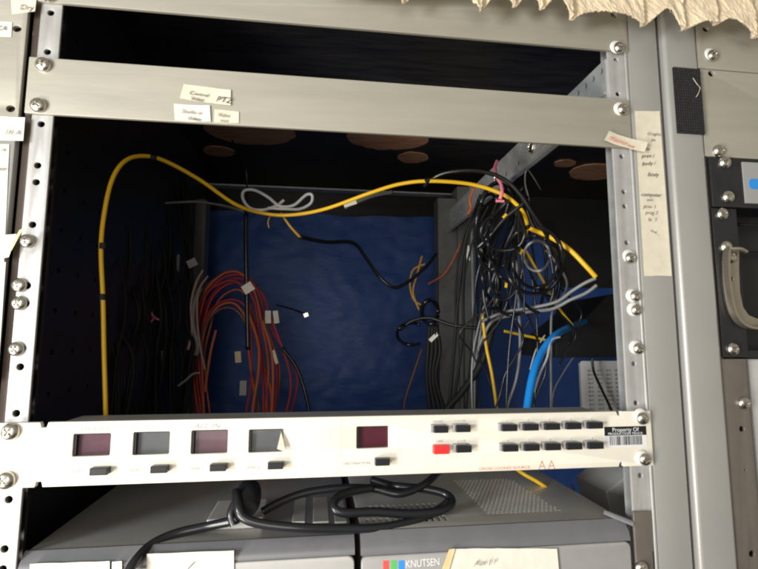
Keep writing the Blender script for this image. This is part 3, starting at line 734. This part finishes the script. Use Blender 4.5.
cable([(560, 337, 150), (551, 341, 145), (547, 358, 135), (540, 373, 125), (534, 392, 112)], 1.3, 'cbl_white', 'thin white lead lying beside the bright blue cable')
cable([(541, 190, 190), (528, 170, 160), (525, 182, 165), (529, 200, 168), (527, 210, 170), (533, 226, 175), (540, 236, 180)], 0.9, 'cbl_grey', 'twisted pale lead hanging from the grey channel')
cable([(546, 250, 160), (560, 268, 165), (567, 284, 170), (561, 300, 175), (552, 312, 180), (551, 350, 190), (551, 385, 195), (551, 440, 200)], 1.5, 'cbl_grey', 'grey cable hanging vertically right of the black coils')
cable([(575, 355, 300), (562, 375, 300), (553, 395, 300), (552, 430, 300)], 1.2, 'cbl_grey', 'fine grey wire in front of the tarp left of the vented unit')
cable([(592, 357, 280), (594, 372, 280), (602, 390, 282), (612, 412, 284), (616, 430, 284)], 1.8, 'cbl_black', 'black cable curving across the face of the white vented unit')
cable([(545, 335, 250), (536, 350, 250), (530, 370, 250)], 1.0, 'cbl_white', 'thin pale wire left of the blue cable')
cable([(552, 482, 140), (553, 500, 120), (554, 530, 100)], 1.0, 'cbl_white', 'thin white wire below the cream panel at right', )
cable([(572, 485, 140), (578, 500, 130), (580, 520, 120)], .8, 'cbl_brown', 'thin brown wire below the cream panel at right')
cable([(508, 462, 120), (522, 473, 105), (536, 481, 98), (548, 489, 96), (557, 497, 110)], 2.0, 'cbl_yellow', 'yellow cable peeking out under the cream panel')
# white loop bow on the yellow cable
cable([(284, 200, 200), (276, 206, 200), (262, 210, 200), (250, 208, 200), (243, 199, 200), (244, 191, 200), (254, 190, 200), (268, 197, 200), (280, 206, 198), (294, 205, 200), (306, 195, 200), (312, 195, 200), (311, 203, 200), (300, 209, 200), (285, 209, 198), (268, 208, 200)], 1.9, 'cbl_white', 'white cable tied in a bow above the yellow cable', seg=8)
cable([(150, 204, 330), (185, 202, 330), (200, 202, 330), (225, 206, 320), (243, 211, 300)], 1.8, 'cbl_grey', 'grey cable entering from the left behind the yellow arch')
cable([(345, 207, 220), (372, 196, 240), (392, 192, 260)], 2.6, 'cbl_grey', 'grey cable stub beneath the right half of the yellow arch')
cable([(270, 216, 200), (268, 222, 200), (269, 228, 200)], .8, 'cbl_ochre', 'short frayed yellow twine under the bow')
cable([(281, 213, 200), (290, 226, 200), (300, 237, 205)], 1.5, 'cbl_ochre', 'ochre end of the black cable under the bow')
cable([(300, 237, 205), (325, 242, 260), (353, 243, 300), (366, 258, 320), (378, 275, 330), (392, 287, 330), (405, 284, 340), (425, 268, 360), (436, 254, 380)], 2.6, 'cbl_black', 'black cable drooping over the tarpaulin in the middle')
cable([(246, 214, 330), (246, 250, 330), (247, 300, 330), (248, 350, 330)], 3.2, 'cbl_black', 'black vertical cable in front of the orange loops')
cable([(232, 140, 330), (246, 170, 300), (246, 214, 330)], 1.2, 'cbl_black', 'thin black lead rising to the ceiling at left centre')
# orange / red loops at left centre
def loop(cx, top, wl, wr, yb, Y, r, m, label, lean=0, sk=0):
    q = random.Random(int(cx*top)); J_ = lambda a=3.5: q.uniform(-a, a)
    pts = [(cx-wl-sk, yb, Y), (cx-wl-4+J_(), top+70, Y+6), (cx-wl+J_(2), top+38, Y), (cx-wl*.72, top+14+J_(2), Y-6), (cx-wl*.2, top+1, Y-8), (cx+wr*.35, top+2, Y-8), (cx+wr*.8, top+20, Y-5), (cx+wr+J_(), top+52, Y+J_(9)), (cx+wr+6+lean+J_(5), top+95, Y), (cx+wr+3+lean+J_(6), yb, Y)]
    return cable(pts, r*.92, m, label, group='orange and red cable loops hanging in front of the tarpaulin')
G = 'looped orange and dark red cable hanging in the bundle left of centre, in front of the tarpaulin'
loop(232, 272, 34, 28, 415, 430, 2.2, 'cbl_orange', 'outermost orange loop with the tallest arch in the bundle')
loop(234, 275, 35, 32, 415, 436, 2.4, 'cbl_red', 'dark red loop just inside the tallest orange arch', lean=4)
loop(236, 279, 33, 36, 415, 442, 2.2, 'cbl_red', 'dark red loop swinging farthest right in the bundle', lean=16)
loop(234, 283, 30, 26, 415, 425, 2.2, 'cbl_red', 'dark red loop nested under the tall arches', lean=-2)
loop(228, 303, 24, 24, 415, 420, 2.0, 'cbl_orange', 'low orange loop with a small arch')
loop(226, 308, 26, 27, 415, 418, 2.2, 'cbl_brown', 'brownish loop with a small arch beside the low orange loop')
loop(233, 273, 36, 33, 415, 446, 1.8, 'cbl_orange', 'thin orange loop on the far side of the bundle', lean=8)
loop(231, 281, 33, 22, 415, 415, 1.8, 'cbl_red', 'dark red loop on the near side of the bundle', lean=-6)
loop(230, 300, 28, 30, 415, 424, 1.8, 'cbl_red', 'dark red small arch just above the low orange loop', lean=4)
loop(236, 290, 26, 20, 415, 434, 1.6, 'cbl_orange', 'thin orange loop between the tall and the small arches', lean=10)
cable([(203, 270, 395), (196, 283, 393), (191, 305, 392), (192, 330, 394), (188, 350, 395)], 2.0, 'pinkish', 'dusty pink wire curving beside the grey hose left of the loops')
cable([(208, 276, 398), (199, 290, 396), (197, 315, 395), (200, 345, 396), (205, 370, 396)], 1.6, 'pinkish', 'second dusty pink wire ending inside the left of the loops')
cable([(248, 312, 400), (256, 335, 398), (259, 352, 396), (258, 375, 396), (254, 400, 398), (251, 425, 400)], 2.4, 'cbl_orange', 'bright orange strand falling inside the loops')
cable([(262, 320, 405), (271, 350, 405), (273, 380, 405), (271, 425, 405)], 2.2, 'cbl_orange', 'orange strand falling at the right of the loops')
cable([(270, 315, 415), (283, 350, 415), (290, 375, 415), (290, 395, 415), (286, 412, 415), (283, 425, 415)], 1.8, 'cbl_red', 'thin red strand bulging right of the loops')
cable([(216, 330, 410), (211, 350, 410), (207, 375, 410), (205, 392, 410)], 2.0, 'cbl_orange', 'short orange strand end left of the loops')
cable([(200, 288, 400), (194, 305, 398), (193, 325, 396), (198, 345, 398), (196, 355, 400)], 4.0, 'cbl_grey', 'thick grey hose curving at the left of the loops')
cable([(276, 305, 380), (292, 309, 370), (307, 315, 360)], 1.4, 'cbl_black', 'thin black wire with a bright metal tip over the tarpaulin')
cable([(282, 348, 380), (295, 365, 375), (303, 385, 370), (309, 410, 366), (310, 430, 366)], 2.6, 'cbl_black', 'black cable curving down at the right of the loops')
def tagbit(x, y, Y, w, h, rot, label, m='paperw'):
    p = at(x, y, Y); bm = bmesh.new(); box(bm, -w/2, w/2, -.5, .5, -h/2, h/2, .2)
    for v in bm.verts:
        a, b, c = v.co; v.co = (p.x + a*math.cos(rot) - c*math.sin(rot), p.y + b, p.z + a*math.sin(rot) + c*math.cos(rot))
    o = obj('cable_tag', bm, M[m]); tag(o, label, 'tag', 'small tags and plugs on the hanging cables'); return o
tagbit(248, 288, 322, 15, 13, .6, 'white diamond tag behind the black vertical cable')
tagbit(268, 317, 405, 9, 20, .05, 'left one of the two white tags side by side on the red loops'); tagbit(276, 317, 405, 8, 20, .15, 'right one of the two white tags side by side on the red loops')
tagbit(275, 357, 405, 5, 22, .3, 'narrow white tag on the strands right of the loops')
tagbit(238, 357, 400, 9, 17, .1, 'pale plug hanging inside the small arch, upper', 'tape')
tagbit(243, 388, 400, 10, 22, .0, 'grey plug hanging inside the loops just above the cream panel', 'btn_side')
tagbit(178, 263, 380, 4, 26, .0, 'narrow white tag on the black cables by the left rear post', 'cbl_grey')
tagbit(163, 357, 330, 5, 18, .1, 'small pale tag low among the left black cables', 'cbl_grey')
tagbit(192, 263, 380, 14, 12, .5, 'grey clip on the left rear post', 'btn_side')
tagbit(468, 253, 330, 5, 23, .05, 'white tag on the cables beside the right rear post')
tagbit(434, 337, 330, 17, 6, .75, 'slanted white tag on the black knot left of the right rear post')
tagbit(350, 203, 200, 16, 7, .35, 'white tag under the yellow arch', 'paper')
tagbit(306, 315, 358, 7, 6, .4, 'bright metal tip of the black wire over the tarpaulin', 'screw')
cable([(178, 386, 320), (186, 380, 320), (193, 374, 320), (200, 373, 320)], 1.6, 'cbl_grey', 'short pale lead low on the left')
cable([(172, 345-53+8, 300), (150, 308, 300), (153, 316, 298), (159, 320, 298)][1:], 1.4, 'pink', 'small pink twine knot among the left black cables')
cable([(154, 318, 298), (151, 322, 298)], 1.2, 'pink', 'short end of the pink knot among the left black cables')
# black bundle on the left wall
rb = random.Random(11)
for k in range(30):
    x = 112 + k*2.6 + rb.uniform(-2, 2); Y = 180 + k*8 + rb.uniform(-12, 12); top = rb.uniform(172, 196)
    cable([(x+rb.uniform(-4, 8), top, Y), (x + rb.uniform(-7, 7), 230, Y), (x + rb.uniform(-8, 8), 270, Y), (x + rb.uniform(-12, 12), 315, Y+rb.uniform(-15, 15)), (x + rb.uniform(-12, 12), 360, Y), (x + rb.uniform(-6, 6), 430, Y)], rb.uniform(1.3, 2.8), 'cbl_dull',
          'black cable hanging in the dark bundle along the left side wall', group='black cables along the left side wall')
cable([(122, 365, 220), (124, 380, 220), (122, 395, 220), (121, 405, 220)], 1.3, 'cbl_grey', 'dim grey lead low between the yellow cable and the black bundle')
# black tangle at right
coil_n = 0
def arc(cx, cy, rx, ry, a0, a1, Y, r, label, m='cbl_black', n=12, tw=18):
    pts = [(cx + rx*math.cos(math.radians(a0+(a1-a0)*k/n)), cy - ry*math.sin(math.radians(a0+(a1-a0)*k/n)), Y + tw*math.sin(k*1.1)) for k in range(n+1)]
    return cable(pts, r, m, label, group='black cable coils hanging from the grey channel', sub=5)
GB = 'glossy black cable coiled in the hanging tangle at the right of the opening'
cable([(424, 186, 160), (432, 179, 150), (445, 173, 140), (465, 170.5, 130), (485, 172, 125), (505, 180, 122), (520, 194, 122), (532, 212, 125), (545, 232, 130), (556, 255, 140), (560, 275, 150), (556, 300, 160), (545, 308, 165)], 2.4, 'cbl_black', 'black cable arching over the yellow one at the top right')
arc(534, 260, 29, 34, 100, 440, 126, 2.3, 'widest black coil at the centre of the right tangle')
arc(535, 262, 22, 26, 60, 410, 130, 2.0, 'medium black coil nested in the widest one')
arc(537, 256, 13, 15, 0, 340, 116, 1.4, 'small thin grey ring at the centre of the coils', m='cbl_grey')
arc(498, 225, 20, 42, 20, 350, 160, 2.6, 'tall oval black coil left of the centre coil')
arc(490, 232, 14, 38, 60, 330, 150, 2.2, 'narrow oval black coil at the left of the tangle')
arc(512, 270, 30, 45, 130, 300, 170, 2.2, 'large open black arc sweeping below the tangle')
arc(486, 285, 14, 26, -80, 100, 180, 1.9, 'black arc curling low beside the right rear post', m='cbl_black')
arc(482, 288, 17, 26, -75, 80, 186, 1.5, 'second grey-black arc curling low beside the right rear post', m='cbl_grey')
arc(520, 240, 32, 46, 150, 250, 128, 1.6, 'thin black arc at the front left of the tangle')
def teardrop(ax, ay, bx, by, w, Y, r, label, m='cbl_black'):
    d = Vector((bx-ax, by-ay)); n = Vector((-d.y, d.x)).normalized()*w
    f = lambda t, k, dy: (ax+d.x*t+n.x*k, ay+d.y*t+n.y*k, Y+dy)
    pts = [f(0, .1, 0), f(.25, .45, 6), f(.6, .95, -4), f(.88, .75, 3), f(1, 0, 8), f(.87, -.8, 2), f(.55, -1, -6), f(.22, -.5, 4), f(0, -.1, 10)]
    return cable(pts, r, m, label, group='black cable coils hanging from the grey channel', sub=6)
for k, (bx_, by_, w_, r_, Y_) in enumerate(((484, 262, 13, 2.2, 175), (492, 318, 15, 1.5, 190), (503, 300, 17, 2.0, 150), (540, 312, 20, 1.7, 145), (552, 296, 15, 1.5, 175), (478, 300, 9, 1.8, 215), (520, 330, 14, 1.4, 205), (498, 250, 22, 2.2, 128))):
    teardrop(518+rb.uniform(-12, 8), 194+rb.uniform(-8, 10), bx_, by_, w_, Y_, r_,
             'black cable looped down from the knot below the pink twine')
cable([(528, 200, 130), (505, 218, 140), (490, 236, 150), (478, 247, 160), (476, 243, 165)], 3.0, 'cbl_black', 'thick black loop end pointing to the lower left')
for k in range(8):
    x0_ = 518 + rb.uniform(-12, 10); y0_ = 192 + rb.uniform(-6, 14); Y = 145 + rb.uniform(-25, 90)
    x1_ = 476 + k*9.5 + rb.uniform(-6, 6); y1_ = rb.uniform(290, 345) if k % 3 else 415
    mx = x0_*.4 + x1_*.6 + rb.uniform(-10, 10)
    cable([(x0_, y0_, Y), (mx, (y0_*.65+y1_*.35), Y+rb.uniform(-10, 10)), (x1_+rb.uniform(-6, 6), (y0_*.3+y1_*.7), Y), (x1_, y1_, Y)], rb.uniform(1.1, 2.2), 'cbl_black' if k % 9 else 'cbl_grey',
          ('black' if k % 9 else 'thin grey') + ' strand fanning down out of the right-hand tangle', group=('black' if k % 9 else 'grey') + ' strands fanning out of the right tangle')
for k, (x0_, y0_, x1_, y1_, sg) in enumerate(((540, 285, 566, 352, 12), (508, 300, 486, 372, -9), (524, 305, 538, 392, 10), (498, 290, 470, 350, -12), (552, 270, 574, 330, 9), (515, 318, 500, 395, 8))):
    cable([(x0_, y0_, 170), (x0_+sg, y0_*.7+y1_*.3, 175), (x1_+sg*.8, y0_*.3+y1_*.7, 180), (x1_, y1_, 184), (x1_-sg*.6, y1_+14, 184)], 1.3, 'cbl_black',
          'loose black end curling below the tangle, ' + ('nearest the yellow corner', 'left of the straight yellow cable', 'just left of the blue cable', 'in front of the right rear post', 'right above the blue cable tip', 'lowest of the loose ends')[k], group='loose black ends below the tangle')
# vertical bundle in front of right rear post
for k in range(7):
    x = 463 + rb.uniform(-8, 20)
    cable([(x+22, 200+rb.uniform(-10, 10), 260), (x+8, 235, 290), (x+rb.uniform(-3, 3), 280, 300), (x-2+rb.uniform(-4, 4), 340, 310), (x-4+rb.uniform(-8, 6), 425, 310)], rb.uniform(1.4, 2.6), 'cbl_dull',
          'black cable in the bundle hanging before the right rear post', group='black cables before the right rear post')
cable([(486, 300, 250), (481, 330, 300), (476, 360, 300), (468, 385, 300)], 1.8, 'cbl_grey', 'grey cable slanting down across the right rear post')
cable([(510, 312, 240), (492, 322, 240), (484, 335, 245), (478, 350, 250)], 2.2, 'cbl_grey', 'grey cable bending from the horizontal pair down to the post')
cable([(517, 260, 150), (519, 310, 180), (520, 350, 190), (516, 380, 195), (508, 405, 200), (506, 425, 200)], 1.8, 'cbl_grey', 'long grey lead falling right of the straight yellow cable')
cable([(400, 330, 330), (412, 321, 325), (430, 318, 320), (452, 325, 310), (480, 328, 300), (500, 322, 290)], 2.6, 'cbl_black', 'black cable crossing horizontally in front of the right rear post')
arc(412, 334, 15, 11, 60, 300, 330, 2.6, 'black loop sticking out left of the knot')
arc(430, 312, 8, 12, 0, 340, 330, 3.6, 'tight black knot at the left of the right rear post')
for k in range(4): cable([(430+k*2, 325, 330), (428+k*4, 350, 335), (427+k*3, 380, 335), (432+k*6, 425, 335)], 3.0, 'cbl_dull', 'black cable falling straight below the knot', group='black cables below the knot')
cable([(500, 300, 240), (492, 330, 250), (482, 362, 258), (462, 392, 262), (448, 408, 264), (440, 425, 264)], 4.6, 'cbl_dull', 'thick black cable crossing the foot of the right rear post')
cable([(425, 264, 420), (413, 270, 420), (410, 285, 420), (414, 300, 420), (424, 306, 420)], 1.6, 'cbl_ochre', 'ochre wire loop left of the right rear post')
cable([(422, 256, 420), (417, 275, 418), (413, 292, 420), (419, 310, 420)], 1.6, 'cbl_ochre', 'second ochre wire crossing the ochre loop')
cable([(422, 348, 430), (414, 372, 430), (405, 400, 430), (403, 420, 430)], 2.2, 'cbl_brown', 'thin brown cable leaning left over the tarpaulin')
cable([(474, 188, 300), (470, 200, 300), (471, 208, 300), (468, 214, 300)], 2.0, 'cbl_orange', 'short orange twine hanging near the right rear post')
cable([(468, 226, 420), (460, 245, 450), (452, 262, 460), (443, 275, 470), (428, 284, 470)], 1.6, 'cbl_orange', 'thin orange-red wire crossing the right rear post')
pk = cable([(497, 161, 170), (495, 168, 160), (497, 177, 140), (501, 184, 130), (502, 192, 122), (500, 199, 122)], 2.0, 'pink', 'pink twine wrapped round the yellow cable at the top right')
tie(pk, 500, 201, 122, 'pink', L=9, R=1.6)
for k in (0, 2, 4): tagbit(500+rb.uniform(-22, 40), 215+k*17+rb.uniform(-4, 4), 130, 2.6, 6, rb.uniform(-.8, .8), 'tiny yellow marker tape on the tangled cables', 'cbl_yellow')
# power cords on the devices
cable([(118, 590, -12), (132, 566, -8), (150, 546, 8), (175, 534, 18), (205, 527, 20), (232, 521, 14), (238, 518, 12)], 3.4, 'cord', 'black power cord running off the front left over the labels')
cable([(236, 492, 24), (238, 505, 10), (243, 517, 6), (262, 524, 4), (300, 528, 2), (345, 529, 6), (380, 528, 10), (410, 522, 18), (435, 512, 30), (448, 502, 36)], 3.4, 'cord', 'thick black power cord sweeping along the front of both devices')
cable([(262, 512, 40), (285, 500, 45), (310, 492, 48), (345, 488, 50), (375, 489, 48), (400, 494, 42), (425, 484, 50), (440, 470, 70)], 3.2, 'cord', 'upper black power cord along the top of the devices')
cable([(372, 480, 70), (388, 485, 60), (402, 487, 52), (425, 489, 50), (445, 494, 45), (452, 502, 36), (440, 511, 26), (410, 514, 20), (375, 512, 16), (345, 513, 12), (334, 508, 14), (336, 499, 22), (350, 492, 32), (372, 488, 42)], 3.4, 'cord', 'flat black power cord loop lying on the vent slots')
pl_ = thing('power_plug', 'black moulded plug standing at the left end of the power cords', 'plug', at(247, 512, 20))
bm = bmesh.new(); a = at(246, 500, 25); b0, b1 = at(250, 487, 42), at(246, 509, 20); tube(bm, [b0, b0*.7+b1*.3, b0*.3+b1*.7, b1], 9.5, 16, 4, rfun=lambda t: .82+.25*math.sin(t*3.1)); obj('plug_body', bm, M['cord'], pl_, smooth=60)
bm = bmesh.new(); tube(bm, [a+Vector((-6, -8, 2)), a+Vector((-9, -12, -6)), a+Vector((-6, -14, -13))], 3.2, 12, 4); obj('strain_relief', bm, M['cord'], pl_, smooth=60)

# ------------------------------------------------------------------ cream scalloped fringe
FP = [(330, -14), (392, -10), (398, 0), (403, 3), (408, 0), (414, -9), (440, -12), (462, -9), (468, 0), (476, 8), (481, 12), (485, 8), (488, 0), (492, -6), (503, -6), (508, 0), (512, 8), (514, 9), (520, 0), (524, -5), (531, -5), (536, 0), (540, 13), (549, 0), (553, -4), (558, -4),
      (562, 0), (566, 12), (571, 21.5), (576, 15), (583, 12), (598, 11), (610, 13), (623, 15), (632, 20), (641, 26.5), (650, 20), (660, 11), (666, 7), (670, 14), (675, 25), (681, 30), (690, 26), (701, 21.6), (707, 22), (714, 24.5), (722, 20), (730, 17), (738, 24), (746, 30), (751, 37), (757, 36), (775, 28), (800, 36), (830, 20)]
FY = -22.0
FW = [(at(x, y, FY).x, at(x, y, FY).z) for x, y in FP]
tips = [at(x, 15, FY).x for x in (403, 481, 514, 541, 571, 641, 681, 714, 751, 800)]
bm = bmesh.new(); xs_ = FW[0][0]; g = []
def zbot(x):
    for (a, za), (b, zb_) in zip(FW, FW[1:]):
        if a <= x <= b: return za + (zb_-za)*(x-a)/(b-a)
    return FW[-1][1]
zraw = zbot
def zbot(x): return sum(zraw(x+d) for d in (-4, -2.7, -1.3, 0, 1.3, 2.7, 4))/7 - 1.6
ztop = 78.0; x = FW[0][0]; NR = 44
while x < FW[-1][0]:
    zb_ = zbot(x) + .6*noise.noise(Vector((x*.55, 0, 0))) + .3*noise.noise(Vector((x*2.1, 4, 0)))
    nxt = min([t for t in tips if t >= x] or [x+20]); prv = max([t for t in tips if t < x] or [x-20])
    ph_ = (x-prv)/(nxt-prv)
    r = []
    for j in range(NR+1):
        v = j/NR; z = zb_ + (ztop-zb_)*(1-v)
        dd_ = x + (z-zb_)*.5
        y = FY - 5*ph_**1.5*(1 - .3*(1-v)) - 3.0*v*v*math.sin(ph_*math.pi) + 1.3*noise.noise(Vector((dd_*.16, z*.05, 2))) + .8*noise.noise(Vector((dd_*.6, z*.16, 9))) + .35*noise.noise(Vector((dd_*1.9, z*.5, 3)))
        r.append(bm.verts.new((x, y, z)))
    g.append(r); x += .6
for A, B in zip(g, g[1:]):
    for j in range(NR): bm.faces.new((A[j], B[j], B[j+1], A[j+1]))
bmesh.ops.recalc_face_normals(bm, faces=bm.faces)
bmesh.ops.solidify(bm, geom=bm.faces[:], thickness=1.4)
# loose fibres along the hem
rf = random.Random(3)
for k in range(260):
    x = rf.uniform(at(465, 10, FY).x, FW[-1][0]-5); z = zbot(x)
    if z > 62: continue
    a = Vector((x, FY-3, z+1)); d = Vector((rf.uniform(-1, 1), rf.uniform(-.8, .3), -rf.uniform(.3, 1.6)))*rf.uniform(.6, 1.4)
    tube(bm, [a, a+d*.6, a+d+Vector((rf.uniform(-.4, .4), 0, 0))], .12, 4, 2)
tag(obj('fringed_cloth', bm, M['fringe'], smooth=180), 'cream scalloped suede-like cloth edge hanging over the top right', 'cloth')
